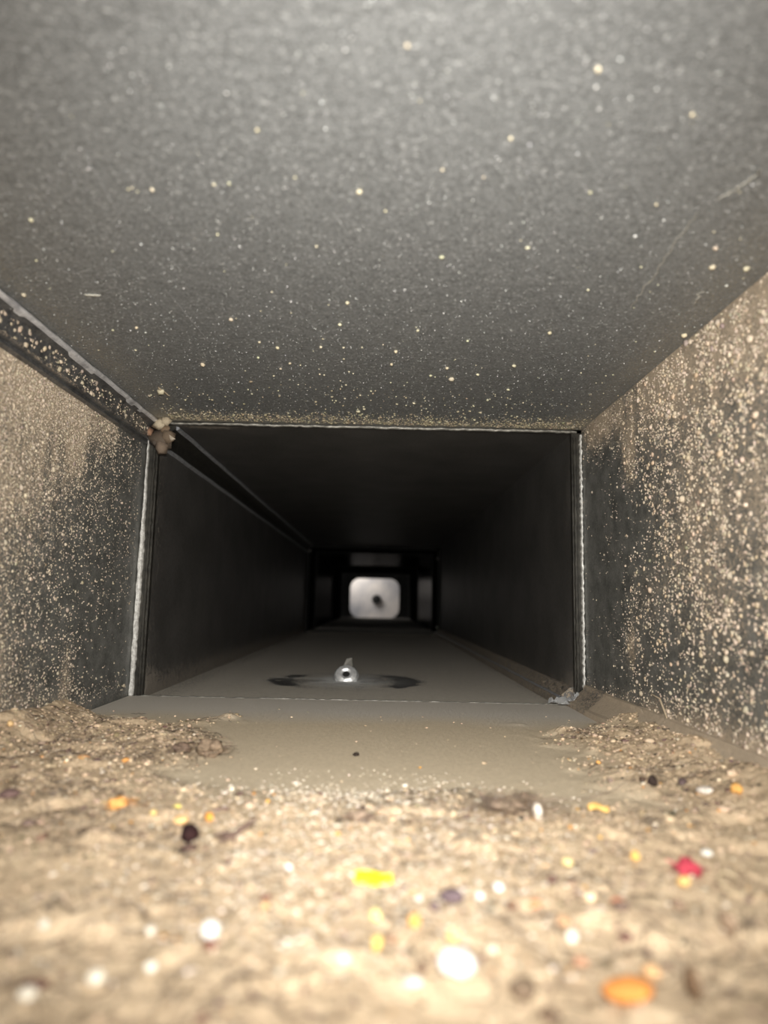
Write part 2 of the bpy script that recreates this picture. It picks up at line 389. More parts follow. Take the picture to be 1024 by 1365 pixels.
# ------------------------------------------------------------------ left ceiling seam (folded lock seam)
yy = np.linspace(Y0, D-.004, 140)
sj = lambda i, y: (.0004*(vnoise(y, i*.1, 90)-.5), .0006*(vnoise(y, i*.3, 70, 4)-.5))
band = [(XL-.0005, ZC+.0005), (XL+.0075, ZC+.0005), (XL+.0078, ZC-.0032), (XL+.0046, ZC-.0046), (XL+.0036, ZC-.0138), (XL+.0050, ZC-.0150), (XL+.0046, ZC-.0162), (XL+.0022, ZC-.0168), (XL+.0026, ZC-.0190), (XL-.0005, ZC-.0200)]
seam = extrude('trim_4', band, yy, M_SEAM, jit=sj, kind='structure', label='folded lock seam along the top left corner',
               dust=lambda y, i: .10+.45*(fbm(y, i*.01, 60, 3)-.35)+.30*((i >= 5) & (i <= 6)))
lip = [(XL+.0072, ZC-.0006), (XL+.0094, ZC-.0006), (XL+.0099, ZC-.0016), (XL+.0088, ZC-.0026), (XL+.0064, ZC-.0036), (XL+.0060, ZC-.0030)]
lo = extrude('seam_lip', lip, yy, plain('bright_seam_edge', (.36, .36, .38), (.92, .91, .92), 110, .4, .3, .0004), parent=seam, jit=lambda i, y: (.0005*(vnoise(y, i*.1, 140, 3)-.5), .0005*(vnoise(y, 0, 110, 3)-.5)))
yf = np.linspace(D+.006, D2-.01, 80)
fj = lambda i, y: (.0006*(vnoise(y, 0, 30)-.5), .0006*(vnoise(y, 0, 25, 4)-.5))
for dx, dz in ((.0, .016), (.011, .0015)):
    extrude('seam_ridge', [(XL2+dx, ZC2-dz+.0014), (XL2+dx+.0022, ZC2-dz+.0006), (XL2+dx+.0024, ZC2-dz-.0010), (XL2+dx, ZC2-dz-.0018)], yf, M_ZINC, parent=seam, jit=fj)
extrude('seam_band', [(XL2-.0004, ZC2+.0001), (XL2+.011, ZC2), (XL2+.0105, ZC2-.0025), (XL2+.003, ZC2-.006), (XL2+.002, ZC2-.016), (XL2-.0004, ZC2-.016)], yf, M_CLEAT, parent=seam, jit=fj)

# ------------------------------------------------------------------ lower right seam
sb = [(XR+.0005, -.0005), (XR+.0005, .0150), (XR-.0022, .0148), (XR-.0032, .0120), (XR-.0125, .0048), (XR-.0150, .0042), (XR-.0158, .0012), (XR-.0158, -.0005)]
seam2 = extrude('trim_5', sb, yy, M_SEAM, jit=lambda i, y: (.0009*(vnoise(y, i*.1, 50)-.5), .0009*(vnoise(y, i*.3, 60, 4)-.5)), kind='structure',
                label='dust covered folded seam along the bottom right corner', dust=lambda y, i: .88+.35*(fbm(y, i*.02, 50, 3)-.5)-.25*(y > .46))
extrude('seam_ridge', [(XR2-.0115, .0035), (XR2-.0100, .0060), (XR2-.0080, .0062), (XR2-.0078, .003)], yf, M_ZINC, parent=seam2, jit=fj)
extrude('seam_band', [(XR2+.0004, -.001), (XR2+.0004, .0125), (XR2-.002, .012), (XR2-.0115, .0042), (XR2-.0125, -.001)], yf, M_SEAM, parent=seam2, jit=fj, dust=lambda y, i: .55+0*y)

# ------------------------------------------------------------------ far end: dark end wall with a rounded opening into a lit plenum
oc = on(499.5, 797.5, 1, DE); hw, hh, cr = 32.5/FPX*DE, 26/FPX*DE, 13/FPX*DE
def rrect(cx, cz, hw, hh, r, n=8):
    P = []
    for (sx, sz, a0) in ((1, 1, 0), (-1, 1, 90), (-1, -1, 180), (1, -1, 270)):
        for i in range(n+1):
            a = math.radians(a0+90*i/n); P.append((cx+sx*(hw-r)+r*math.cos(a), cz+sz*(hh-r)+r*math.sin(a)))
    return P
inner = rrect(oc[0], oc[2], hw, hh, cr); outer = []
for (x, z) in inner:
    dx, dz = x-oc[0], z-oc[2]; k = min((.30 if dx > 0 else .30)/max(abs(dx), 1e-6), .30/max(abs(dz), 1e-6)); outer.append((oc[0]+dx*k, oc[2]+dz*k))
n = len(inner); V = []; Fc = []
for y in (DE+.002, DE+.012):
    V += [(x, y, z) for x, z in inner]+[(x, y, z) for x, z in outer]
for i in range(n):
    j = (i+1) % n
    Fc += [(i, j, n+j, n+i), (2*n+i, 3*n+i, 3*n+j, 2*n+j), (i, 2*n+i, 2*n+j, j), (n+i, n+j, 3*n+j, 3*n+i)]
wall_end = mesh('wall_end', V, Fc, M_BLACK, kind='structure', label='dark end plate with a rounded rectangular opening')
YB = DE+.26
wall_back = box('wall_back', (-.30, YB, -.16), (.30, YB+.01, .40), M_SOUND, kind='structure', label='pale lit panel seen through the far opening')
box('wall_back_side', (-.30, DE+.012, -.16), (-.29, YB, .40), M_SOUND, kind='structure').name = 'wall_far_left'
box('wall_far_right', (.29, DE+.012, -.16), (.30, YB, .40), M_SOUND, kind='structure')
box('ceiling', (-.29, DE+.012, .39), (.29, YB, .40), M_SOUND, kind='structure', label='top of the lit chamber beyond the opening')
box('floor', (-.29, DE+.012, -.16), (.29, YB, -.15), M_SOUND, kind='structure', label='bottom of the lit chamber beyond the opening')
hc = on(502, 799, 1, YB)
def lathe(name, prof, seg, mat, parent=None, mtx=Matrix(), caps=True, **kw):
    V = []; 
    for (r, h) in prof:
        for k in range(seg):
            a = 2*math.pi*k/seg; V.append(mtx @ Vector((r*math.cos(a), r*math.sin(a), h)))
    Fc = [(j*seg+i, j*seg+(i+1) % seg, (j+1)*seg+(i+1) % seg, (j+1)*seg+i) for j in range(len(prof)-1) for i in range(seg)]
    if caps: Fc += [tuple(range(seg))[::-1], tuple((len(prof)-1)*seg+i for i in range(seg))]
    return mesh(name, V, Fc, mat, parent, smooth=False, **kw)
lathe('knob', [(.022, 0), (.024, .006), (.023, .016), (.014, .020)], 20, M_BLACK,
      mtx=Matrix.Translation((hc[0], YB-.0002, hc[2])) @ Matrix.Rotation(math.radians(90), 4, 'X'),
      kind='thing', label='small round black knob on the bright panel at the far end', cat='knob')

# ------------------------------------------------------------------ dust blanket on the near floor (height field)
def thick(x, y):
    # bare-ish centre channel between y .27 and .45; heaps along both walls
    e = fbm(x, y, 25, 3, 1)-.5
    left = sm(-.072-.10*(y-.30)+.05*e-x, -.004, .022)
    right = sm(x-(.088-.25*(y-.36)*(y > .36))+.05*e, -.004, .022)
    near = sm(.262+.05*e-y, -.02, .035)
    m = np.clip(np.maximum(np.maximum(left, right), near), 0, 1)*sm(.418+.08*e-y, 0, .035)
    h = .0004+.0028*m*(.55+.9*fbm(x, y, 35, 4, 2))
    h += m*.0020*(fbm(x, y, 190, 4, 3)-.35)+m*.0007*(vnoise(x, y, 750, 5)-.5)
    h += .0022*m*sm(fbm(x, y, 60, 2, 7), .55, .75)
    h += m*(.009*sm(XL+.028-x, 0, .028)+.007*sm(x-(XR-.034), 0, .03))*(.7+.6*fbm(x, y, 50, 3, 9))
    h += .0004
    return h, m
U = np.linspace(.012, D-.002, 620); Vv = np.linspace(XL+.0008, XR-.0008, 400)
yy2, xx2, Fg = grid(U, Vv); hh2, mm2 = thick(xx2, yy2)
M_DB, n_, l_, b_ = nt('dust_blanket')
at = n_.new('ShaderNodeAttribute'); at.attribute_name = 'pile'
fn = noise(n_, l_, 420, 7, .72); bg = noise(n_, l_, 45, 4, .6)
pile = ramp(n_, l_, mth(n_, l_, 'ADD', mth(n_, l_, 'MULTIPLY', fn, .65), mth(n_, l_, 'MULTIPLY', bg, .35)), [(.34, (.34, .25, .165)), (.5, (.56, .43, .29)), (.68, (.70, .56, .39))])
thin = ramp(n_, l_, fn, [(.3, (.60, .50, .36)), (.7, (.74, .625, .46))])
c_ = mixc(n_, l_, at.outputs['Fac'], thin, pile)
at2 = n_.new('ShaderNodeAttribute'); at2.attribute_name = 'grey'
c_ = mixc(n_, l_, at2.outputs['Fac'], c_, (.68, .63, .56))
l_.new(c_, b_.inputs['Base Color']); b_.inputs['Roughness'].default_value = .95; b_.inputs['Specular IOR Level'].default_value = .2
bump(n_, l_, b_, fn, .0006)
db = mesh('dust_layer', np.stack([xx2, yy2, hh2], 1), Fg[:, ::-1], M_DB, smooth=True, kind='stuff', label='thick tan dust and lint covering the duct floor', cat='dust')
setattr_pt(db, 'pile', mm2)
setattr_pt(db, 'grey', np.clip(sm(yy2+.02*(fbm(xx2, yy2, 20, 3)-.5), .40, .455)*(1-mm2), 0, 1))
def hz(x, y): return float(thick(np.array([x]), np.array([y]))[0][0])

# ------------------------------------------------------------------ loose grains
def sample(n, u, v, dens, p=1.0):
    out = []
    while sum(map(len, out)) < n:
        a = rng.uniform(u[0], u[1], 30000); b = rng.uniform(v[0], v[1], 30000)
        k = rng.random(30000) < np.clip(dens(a, b), 0, 1)**p; out.append(np.stack([a[k], b[k]], 1))
    return np.vstack(out)[:n]
# walls
q = sample(19000, (.24, .50), (.006, ZC-.02), dust_left, 1.6); R = rng.lognormal(math.log(.00036), .42, len(q))
grains('dust_grain', np.stack([XL+R*.2, q[:, 0], q[:, 1]], 1), R, vary((.54, .455, .355), len(q), .2), wall_left, axis=0, shape='ico')
q = sample(13000, (.22, .505), (.006, ZC-.001), lambda y, z: dust_right(y, z)*(.35+1.1*sm(fbm(y, z, 160, 2, 6), .35, .65)), 1.5); R = rng.lognormal(math.log(.00037), .48, len(q))*(1.25-.9*sm(q[:, 0], .28, .46)*.6)
grains('dust_grain', np.stack([XR-R*.2, q[:, 0], q[:, 1]], 1), R, vary((.55, .46, .36), len(q), .2), wall_right, axis=0, shape='ico')
q = sample(420, (.24, .42), (.03, ZC-.004), dust_right, 1.0); R = rng.lognormal(math.log(.0009), .30, len(q))
grains('dust_crumb', np.stack([XR-R*.2, q[:, 0], q[:, 1]], 1), R, vary((.62, .49, .35), len(q), .12), wall_right, axis=0, squash=.5)
# ceiling
q = sample(9000, (.11, D-.003), (XL+.01, XR-.002), lambda y, x: .35+0*y); R = rng.lognormal(math.log(.00016), .45, len(q))
grains('dust_grain', np.stack([q[:, 1], q[:, 0], ZC-R*.3], 1), R, vary((.60, .60, .58), len(q), .25), ceiling, axis=2, shape='oct')
q = sample(2300, (D-.10, D-.004), (XL+.02, XR-.002), lambda y, x: .02+sm(y, D-.045, D-.004)**1.5); R = rng.lognormal(math.log(.00045), .4, len(q))
grains('dust_grain', np.stack([q[:, 1], q[:, 0], ZC-R*.3], 1), R, vary((.42, .36, .25), len(q), .2), ceiling, axis=2)
q = sample(240, (.16, D-.01), (XL+.02, XR-.003), lambda y, x: .06+.6*sm(y, .33, .5)*blob(x, 0, .05, 0, .09, 1)); R = rng.lognormal(math.log(.0005), .4, len(q))*np.clip(q[:, 0]/.35, .5, 1.1)
grains('dust_grain', np.stack([q[:, 1], q[:, 0], ZC-R*.3], 1), R, vary((.60, .56, .40), len(q), .15), ceiling, axis=2)
specks = [(479,255,7,8),(797,92,7,7),(203,252,5,6),(176,250,3,4),(463,403,5,7),(308,425,5,7),(270,485,6,6),(370,463,5,8),(543,60,6,6),(875,272,4,5),(954,330,6,6),(950,355,8,6),
          (733,443,5,6),(422,328,3,5),(528,468,4,5),(590,226,4,5),(681,184,5,5),(923,152,5,5),(645,236,3,5),(182,436,4,5),(290,312,3,4),(343,173,4,4),(557,440,4,4),(596,490,4,6),(522,485,4,5),(215,520,9,5),(428,462,4,4),(32,392,6,7),(995,357,8,6),(912,446,7,6)]
for (px, py, a, b) in specks:
    p = on(px, py, 2, ZC); r = a*p[1]/FPX*.62
    grains('dust_speck', np.array([[p[0], p[1], ZC-r*.3]]), [r], vary((.66, .58, .42), 1, .08), ceiling, axis=2, squash=.9, jit=.22, kind=None)
# powdery dust scratches on the ceiling
paths = []
for (pts) in ([(838,570-230),(800,372),(760,385+20),(748,440)], ):
    pass
def ceil_path(pts, n=24, j=.0006):
    P = np.array([on(x, y, 2, ZC-.0003) for x, y in pts]); t = np.linspace(0, len(P)-1, n)
    out = np.stack([np.interp(t, range(len(P)), P[:, k]) for k in range(3)], 1); out[:, :2] += rng.normal(0, j, (n, 2)); return out
paths = [ceil_path([(930,283),(905,318),(885,345),(862,382),(840,410)]), ceil_path([(960,265),(1000,240),(1015,225)]), ceil_path([(935,390),(925,405)], 8), ceil_path([(113,393),(135,394)], 8, .0003), ceil_path([(210,515),(226,528)], 8, .0003), ceil_path([(110,200),(160,290)], 20, .0002), ceil_path([(220,385),(278,455)], 20, .0001)]
fibres('dust_streak', paths, [.00022, .0002, .0004, .0006, .0007, .00016, .00012], [(.5, .48, .42)]*4+[(.6, .5, .36)]+[(.34, .34, .34)]*2, ceiling, kind='stuff')
# seam crumbs
q = rng.uniform(0, 1, (420, 2)); R = rng.lognormal(math.log(.0005), .6, 420)*(1.2-.6*q[:, 0])
ysm = .24+.26*q[:, 0]**.8; zz = ZC-.005-.0095*q[:, 1]
grains('dust_grain', np.stack([XL+.0046-(ZC-.0046-zz)*.1+R*.1, ysm, zz], 1), R, vary((.50, .42, .32), 420, .2), seam, axis=0)

# floor grit
def mound(y, x): return thick(x, y)[1]
def place(q, R, lift=.25):
    h = thick(q[:, 1], q[:, 0])[0]; return np.stack([q[:, 1], q[:, 0], h+R*lift], 1)
q = sample(15000, (.09, .46), (XL+.004, XR-.004), lambda y, x: .006+.9*mound(y, x)*(.2+fbm(x, y, 60, 3, 4)), 1); R = rng.lognormal(math.log(.00034), .50, len(q))*np.clip(q[:, 0]/.26, .5, 1.15)
grains('dust_crumb', place(q, R), R, vary((.56, .43, .30), len(q), .28), db, squash=.7, stretch=.8)
q = sample(3200, (.09, .46), (XL+.004, XR-.004), lambda y, x: .003+.9*mound(y, x)*fbm(x, y, 60, 3, 14), 1.6); R = rng.lognormal(math.log(.00032), .5, len(q))
grains('dark_crumb', place(q, R), R, vary((.17, .115, .085), len(q), .4), db, squash=.6, stretch=1.2)
q = sample(4300, (.13, .34), (-.13, .12), lambda y, x: blob(x, 0, -.005-.04*(y-.25), 0, .052, 1)*sm(y, .10, .17)*sm(.30-y+.03*(vnoise(x, y, 40)-.5), 0, .035)*(.15+fbm(x, y, 70, 3, 31)), 1.3); R = rng.lognormal(math.log(.00027), .42, len(q))
grains('white_grit', place(q, R, .5), R, vary((.74, .66, .55), len(q), .14), db, squash=.5, stretch=.9)
q = sample(380, (.12, .36), (XL+.01, XR-.01), lambda y, x: .01+.5*mound(y, x)); R = rng.lognormal(math.log(.00036), .45, len(q))*np.clip(q[:, 0]/.22, .5, 1.2)
grains('pale_grit', place(q, R, .5), R, vary((.85, .74, .58), len(q), .15), db, squash=.6)
q = sample(200, (.11, .34), (XL+.01, XR-.01), lambda y, x: .005+.5*mound(y, x)); R = rng.lognormal(math.log(.0004), .45, len(q))*np.clip(q[:, 0]/.22, .5, 1.2)
grains('orange_grit', place(q, R, .5), R, np.clip(vary((.72, .36, .10), len(q), .25), 0, 1), db, squash=.6)
# lint fibres
def fib(n, dens, L=(.004, .014), lift=.0012):
    q = sample(n, (.09, .47), (XL+.006, XR-.006), dens); out = []
    for y, x in q:
        a = random.random()*6.283; k = random.gauss(0, 160); Ln = random.uniform(*L); m = 7; s = Ln/(m-1); X = x; Y = y; p = []
        ph = random.random()*3
        for i in range(m):
            p.append((X, Y, lift*.7*math.sin(math.pi*i/(m-1)+.3)*random.random())); X += s*math.cos(a); Y += s*math.sin(a); a += k*s+random.gauss(0, .35)
        p = np.array(p); p[:, 0] = np.clip(p[:, 0], XL+.002, XR-.002); p[:, 2] += thick(p[:, 0], p[:, 1])[0]+.00015; out.append(p)
    return out
F1 = fib(3400, lambda y, x: .95*mound(y, x)*sm(fbm(x, y, 30, 2, 21), .35, .6))
fibres('lint_fibre', F1, list(rng.uniform(.00005, .00014, len(F1))), [((.09, .065, .05), (.25, .18, .13), (.6, .5, .38))[random.choice((0, 0, 1, 2))] for _ in F1], db, kind='stuff')

# ------------------------------------------------------------------ individual debris
def lump(name, px, py, w, h, col, label, cat, col2=None, squash=.6, jag=.25, sub=2, group=None, lift=.45, extra=None, rough=.8, rot=0.0):
    """irregular crumb w x h picture pixels across, set on the dust"""
    p = flr(px, py, .003); y = p[1]; sc = y/FPX
    rx = w*sc/2; rz = h*sc/2; ry = max(min(rx, rz*2.0), rz*.9)
    import bmesh
    bm = bmesh.new(); bmesh.ops.create_icosphere(bm, subdivisions=sub, radius=1)
    s = random.random()*50
    for v in bm.verts:
        f = 1+jag*(2*vnoise(v.co.x+v.co.z*.7, v.co.y-v.co.z*.4, 1.7, s)-1)+jag*.5*(2*vnoise(v.co.x*3, v.co.y*3+v.co.z*2, 1.9, s+9)-1)
        v.co = Vector((v.co.x*rx*f, v.co.y*ry*f, v.co.z*rz*f*(squash/.6 if squash < .6 else 1)))
    V = np.array([v.co[:] for v in bm.verts]); Fs = np.array([[v.index for v in f.verts] for f in bm.faces]); bm.free()
    m = plain(name+'_surface', tuple(c*.65 for c in col), tuple(min(1, c*1.25) for c in (col2 or col)), 1.1/max(rx, .0005), rough, 0, rx*.15)
    z = hz(p[0], y)
    V[:, 2] -= V[:, 2].min()*lift*2*.5+0
    m.node_tree.nodes['Principled BSDF'].inputs['Specular IOR Level'].default_value = .12
    o = mesh(name, V, Fs, m, smooth=True, label=label, cat=cat, group=group)
    o.location = (p[0], y, z-rz*.12+rz*(1-lift)); o.rotation_euler = (0, 0, rot); return o
def flake(name, px, py, w, d, thickm, col, label, cat, rot=0.0, curl=.0006, notch=True):
    p = flr(px, py, .003); y = p[1]; sc = y/FPX; L = w*sc; Wd = d; n = 12
    V = []; 
    for i in range(n+1):
        q = i/n; c = 1-.35*abs(2*q-1)**4
        a = Wd*c*(.5+.18*math.sin(q*9+px)); b = Wd*c*(.5+.18*math.sin(q*7+py))
        z = curl*math.sin(q*5+px)+curl
        for (yy_, zz_) in ((-a, z), (b, z+.0006), (b, z+.0006+thickm), (-a, z+thickm)): V.append((L*(q-.5), yy_, zz_))
    Fc = [(j*4+i, j*4+(i+1) % 4, (j+1)*4+(i+1) % 4, (j+1)*4+i) for j in range(n) for i in range(4)]+[(3, 2, 1, 0), tuple(n*4+i for i in range(4))]
    m = plain(name+'_surface', tuple(c*.85 for c in col), tuple(min(1, c*1.1) for c in col), 400, .6)
    o = mesh(name, V, Fc, m, label=label, cat=cat); o.location = (p[0], y, hz(p[0], y)+.0001); o.rotation_euler = (0, 0, rot); return o
flake('plastic_flake', 498, 1180, 47, .0035, .0012, (.95, .78, .02), 'bright yellow plastic flake lying in the middle of the dust', 'flake', rot=-.08, curl=.0003)
seed = lump('seed', 252, 1126, 24, 25, (.012, .007, .007), 'round dark brown seed left of the forked twig', 'seed', (.035, .015, .015), jag=.18)
lump('crumb', 252, 1139, 22, 7, (.10, .06, .05), 'flat dark sliver just under the round dark seed', 'crumb')
lump('bead', 279, 1268, 23, 23, (.88, .86, .80), 'round white bead on the blurred lower left dust', 'bead', jag=.06, sub=3)
lump('crumb', 281, 1287, 18, 11, (.22, .10, .07), 'brown crumb directly in front of the round white bead', 'crumb')
lump('paper_scrap', 607, 1318, 50, 27, (.80, .79, .78), 'large white scrap at the bottom middle, mostly blurred', 'scrap', jag=.22)
lump('paper_scrap', 551, 1331, 26, 10, (.76, .71, .63), 'thin pale scrap left of the large white scrap', 'scrap')
lump('crumb', 562, 1316, 12, 14, (.16, .10, .07), 'small dark crumb touching the left of the large white scrap', 'crumb')
lump('rust_flake', 841, 1345, 66, 23, (.75, .30, .08), 'large orange flake at the bottom edge, right of centre', 'flake', rot=.1)
lump('crumb', 697, 1334, 32, 34, (.20, .145, .10), 'large dark brown clod at the bottom between white scrap and orange flake', 'clod', squash=.4)
lump('crumb', 731, 1362, 22, 14, (.19, .13, .09), 'dark crumb cut by the bottom edge beside the orange flake', 'crumb')
lump('crumb', 924, 1338, 16, 42, (.20, .13, .08), 'tall dark brown crumb at the lower right', 'crumb')
lump('bark_chip', 43, 1325, 36, 11, (.16, .09, .07), 'dark brown chip at the lower left corner', 'chip')
lump('pebble', 36, 1339, 24, 16, (.72, .66, .55), 'cream pebble just below the lower left brown chip', 'pebble', jag=.1)
lump('pebble', 127, 1318, 24, 17, (.76, .70, .58), 'cream pebble right of the lower left brown chip', 'pebble', jag=.1)
lump('pebble', 57, 1254, 13, 12, (.72, .66, .56), 'small pale pebble at the left with dust around it', 'pebble', jag=.1)
lump('pebble', 200, 1254, 13, 12, (.74, .69, .6), 'small white pebble up and left of the round bead', 'pebble', jag=.1)
lump('pebble', 200, 1306, 15, 12, (.88, .83, .72), 'pale pebble down and left of the round bead', 'pebble', jag=.1)
lump('pebble', 457, 1302, 17, 13, (.76, .71, .63), 'white pebble left of the orange crumbs at the bottom middle', 'pebble', jag=.12)
lump('pebble', 384, 1173, 10, 8, (.95, .92, .88), 'tiny white pebble left of the yellow flake', 'pebble', jag=.12)
lump('crumb', 353, 1223, 16, 8, (.22, .10, .07), 'reddish brown crumb below left of the yellow flake', 'crumb')
lump('crumb', 352, 1233, 11, 9, (.75, .48, .22), 'tan crumb under the reddish brown crumb', 'crumb')
lump('fluff', 160, 1084, 21, 17, (.85, .42, .14), 'orange ragged tuft on the left dust heap', 'tuft', jag=.5)
lump('crumb', 147, 1115, 11, 10, (.85, .55, .22), 'small orange crumb below the orange ragged tuft', 'crumb')
lump('crumb', 240, 1104, 19, 11, (.85, .52, .25), 'peach crumb just above the round dark seed', 'crumb')
lump('crumb', 236, 1082, 10, 9, (.85, .68, .20), 'small yellow crumb above the peach crumb', 'crumb', squash=.4)
lump('crumb', 204, 1095, 9, 7, (.80, .60, .25), 'small mustard crumb left of the yellow crumb', 'crumb')
lump('crumb', 279, 1099, 11, 11, (.85, .38, .08), 'orange crumb above the forked twig', 'crumb')
lump('crumb', 279, 1093, 13, 6, (.12, .06, .05), 'dark crust behind the orange crumb above the twig', 'crumb')
lump('crumb', 110, 1016, 17, 6, (.80, .45, .22), 'thin orange sliver at the back of the left dust heap', 'sliver')
lump('crumb', 12, 991, 9, 9, (.80, .55, .28), 'tan crumb by the left wall edge', 'crumb')
lump('bark_chip', 12, 1076, 25, 12, (.17, .11, .10), 'dark chip at the left edge of the picture on the dust', 'chip')
lump('bark_chip', 37, 1104, 18, 8, (.24, .17, .14), 'dull brown chip below the dark chip at the left edge', 'chip')
lump('pebble', 320, 1060, 9, 5, (.16, .11, .09), 'tiny dark pebble among white grit at the back', 'pebble')
lump('crumb', 475, 1001, 8, 5, (.04, .03, .025), 'lone black speck on the smooth grey dust', 'crumb')
lump('clod', 283, 1001, 30, 20, (.27, .20, .14), 'rough tan clod at the back of the left heap', 'clod', jag=.5, sub=3)
lump('clod', 240, 1003, 20, 13, (.17, .12, .09), 'smaller brown clod left of the rough tan clod', 'clod', jag=.5, sub=3)
lump('clod', 477, 1098, 26, 16, (.36, .27, .20), 'faint brown lint clod behind the yellow flake', 'clod', jag=.5, sub=3)
lump('shell_husk', 716, 1096, 10, 21, (.80, .72, .62), 'pale curved husk leaning on the lint heap right of centre', 'husk', rot=.3)
lump('lint_ball', 675, 1087, 44, 32, (.44, .33, .24), 'matted brown lint ball left of the pale husk', 'lint', jag=.45, sub=3, squash=.4)
lump('lint_ball', 700, 1062, 14, 22, (.24, .17, .12), 'small dark lint knot behind the pale husk', 'lint', jag=.5, sub=3)
lump('seed', 870, 1053, 12, 14, (.05, .035, .03), 'small black seed on the right dust heap', 'seed')
lump('seed', 857, 1048, 9, 8, (.12, .08, .06), 'tiny brown seed left of the small black seed', 'seed')
lump('shell_husk', 940, 1062, 20, 9, (.78, .71, .63), 'pale flat husk right of the small black seed', 'husk')
lump('crumb', 982, 1070, 14, 13, (.85, .45, .14), 'orange crumb near the right edge, beside the pale flat husk', 'crumb', jag=.4)
flake('wood_sliver', 798, 1084, 27, .0016, .0011, (.85, .52, .16), 'thin orange sliver left of the right dust heap', 'sliver', rot=.1)
lump('crumb', 895, 1106, 12, 5, (.85, .65, .36), 'pale yellow fleck in front of the thin orange sliver', 'crumb')
lump('crumb', 847, 1150, 12, 12, (.85, .50, .15), 'orange crumb left of the red lint', 'crumb')
lump('crumb', 756, 1159, 14, 11, (.85, .65, .32), 'pale yellow crumb right of the yellow plastic flake', 'crumb')
lump('lint_tuft', 917, 1171, 28, 18, (.48, .06, .09), 'dark red tuft of lint on the right', 'tuft', jag=.45, sub=3)
lump('crumb', 912, 1188, 16, 13, (.88, .55, .22), 'orange crumb in front of the dark red tuft', 'crumb')
lump('pebble', 943, 1153, 14, 8, (.88, .82, .74), 'white pebble behind the dark red tuft', 'pebble', jag=.1)
lump('crumb', 736, 1186, 14, 12, (.17, .10, .08), 'dark crumb between yellow flake and red tuft', 'crumb')
lump('pebble', 603, 1223, 30, 15, (.15, .11, .12), 'purplish dark pebble below right of the yellow flake', 'pebble')
lump('pebble', 580, 1233, 14, 10, (.17, .12, .12), 'small dark pebble left of the purplish pebble', 'pebble')
lump('pebble', 640, 1206, 12, 10, (.94, .90, .84), 'white pebble right above the purplish pebble', 'pebble', jag=.1)
lump('pebble', 665, 1207, 13, 10, (.96, .94, .90), 'bright white pebble, right one of the pair above the purplish pebble', 'pebble', jag=.1)
lump('pebble', 558, 1207, 11, 9, (.76, .71, .63), 'white pebble just right of the yellow flake', 'pebble', jag=.1)
lump('crumb', 683, 1224, 17, 11, (.20, .12, .08), 'brown crumb right of the purplish pebble', 'crumb')
lump('crumb', 713, 1221, 16, 12, (.62, .28, .15), 'rust red crumb right of the brown crumb', 'crumb')
lump('crumb', 824, 1221, 18, 9, (.62, .28, .17), 'rust red crumb left below the red tuft', 'crumb')
lump('crumb', 829, 1235, 20, 10, (.20, .14, .11), 'dark crumb in front of the rust red crumb', 'crumb')
lump('crumb', 834, 1262, 20, 10, (.20, .11, .09), 'dark brown crumb further down, below the rust red one', 'crumb')
lump('pebble', 763, 1262, 15, 16, (.92, .86, .74), 'cream pebble left of the dark brown crumb', 'pebble', jag=.1)
lump('crumb', 752, 1240, 18, 13, (.55, .34, .20), 'tan brown crumb above the cream pebble', 'crumb')
lump('crumb', 774, 1292, 18, 10, (.50, .28, .18), 'dull red crumb below the cream pebble', 'crumb')
lump('crumb', 552, 1257, 17, 17, (.80, .42, .12), 'orange crumb below the small dark pebble', 'crumb')
lump('crumb', 520, 1264, 18, 10, (.32, .20, .13), 'brown crumb left of the orange crumb at centre', 'crumb')
lump('crumb', 503, 1283, 12, 20, (.92, .58, .15), 'tall orange crumb at the bottom middle', 'crumb')
lump('crumb', 501, 1232, 14, 14, (.88, .76, .32), 'pale yellow crumb below the yellow flake', 'crumb')
lump('crumb', 604, 1278, 16, 16, (.88, .62, .26), 'amber crumb above the large white scrap', 'crumb')
lump('pebble', 656, 1289, 13, 11, (.92, .82, .62), 'cream pebble right above the large white scrap', 'pebble', jag=.1)
lump('crumb', 868, 1306, 22, 14, (.85, .50, .26), 'soft orange crumb above the large orange flake', 'crumb')
lump('crumb', 905, 1218, 18, 11, (.30, .21, .15), 'brown crumb below the orange crumb by the red tuft', 'crumb')
lump('crumb', 973, 1262, 16, 28, (.32, .23, .16), 'upright brown crumb near the lower right edge', 'crumb', jag=.4)
def fuzz(o, n_f, R, col, spread=(1, 1, .6)):
    L = []
    for i in range(n_f):
        a = random.random()*6.283; k = random.gauss(0, 1.2); b = random.uniform(-.5, .9); m = 8; s = R*random.uniform(.12, .3)
        p = np.array([random.gauss(0, .42)*R*spread[0], random.gauss(0, .42)*R*spread[1], abs(random.gauss(0, .35))*R*spread[2]]); P_ = []
        for j in range(m):
            P_.append(p.copy()); p = p+s*np.array([math.cos(a), math.sin(a), .35*math.sin(b)]); a += k*.5+random.gauss(0, .5); b += random.gauss(0, .9)
        P_ = np.array(P_); P_[:, 2] = np.maximum(P_[:, 2], 0); L.append(P_)
    f = fibres('fibre', L, list(rng.uniform(.00006, .00016, n_f)), vary(col, n_f, .35), o, kind='stuff')
for o_ in list(COL.objects):
    nm = o_.name.split('.')[0]
    if nm in ('lint_ball', 'lint_tuft', 'clod', 'fluff'):
        d_ = max(o_.dimensions[0], .004)/2
        col_ = {'lint_ball': (.26, .19, .14), 'lint_tuft': (.50, .10, .12), 'clod': (.30, .22, .16), 'fluff': (.80, .42, .16)}[nm]
        if nm == 'lint_ball': o_.scale = (.8, .8, .45)
        if nm == 'lint_tuft': d_ *= .6
        fuzz(o_, 150 if nm == 'lint_ball' else 60, d_*(2.0 if nm == 'lint_ball' else 1.25), col_)
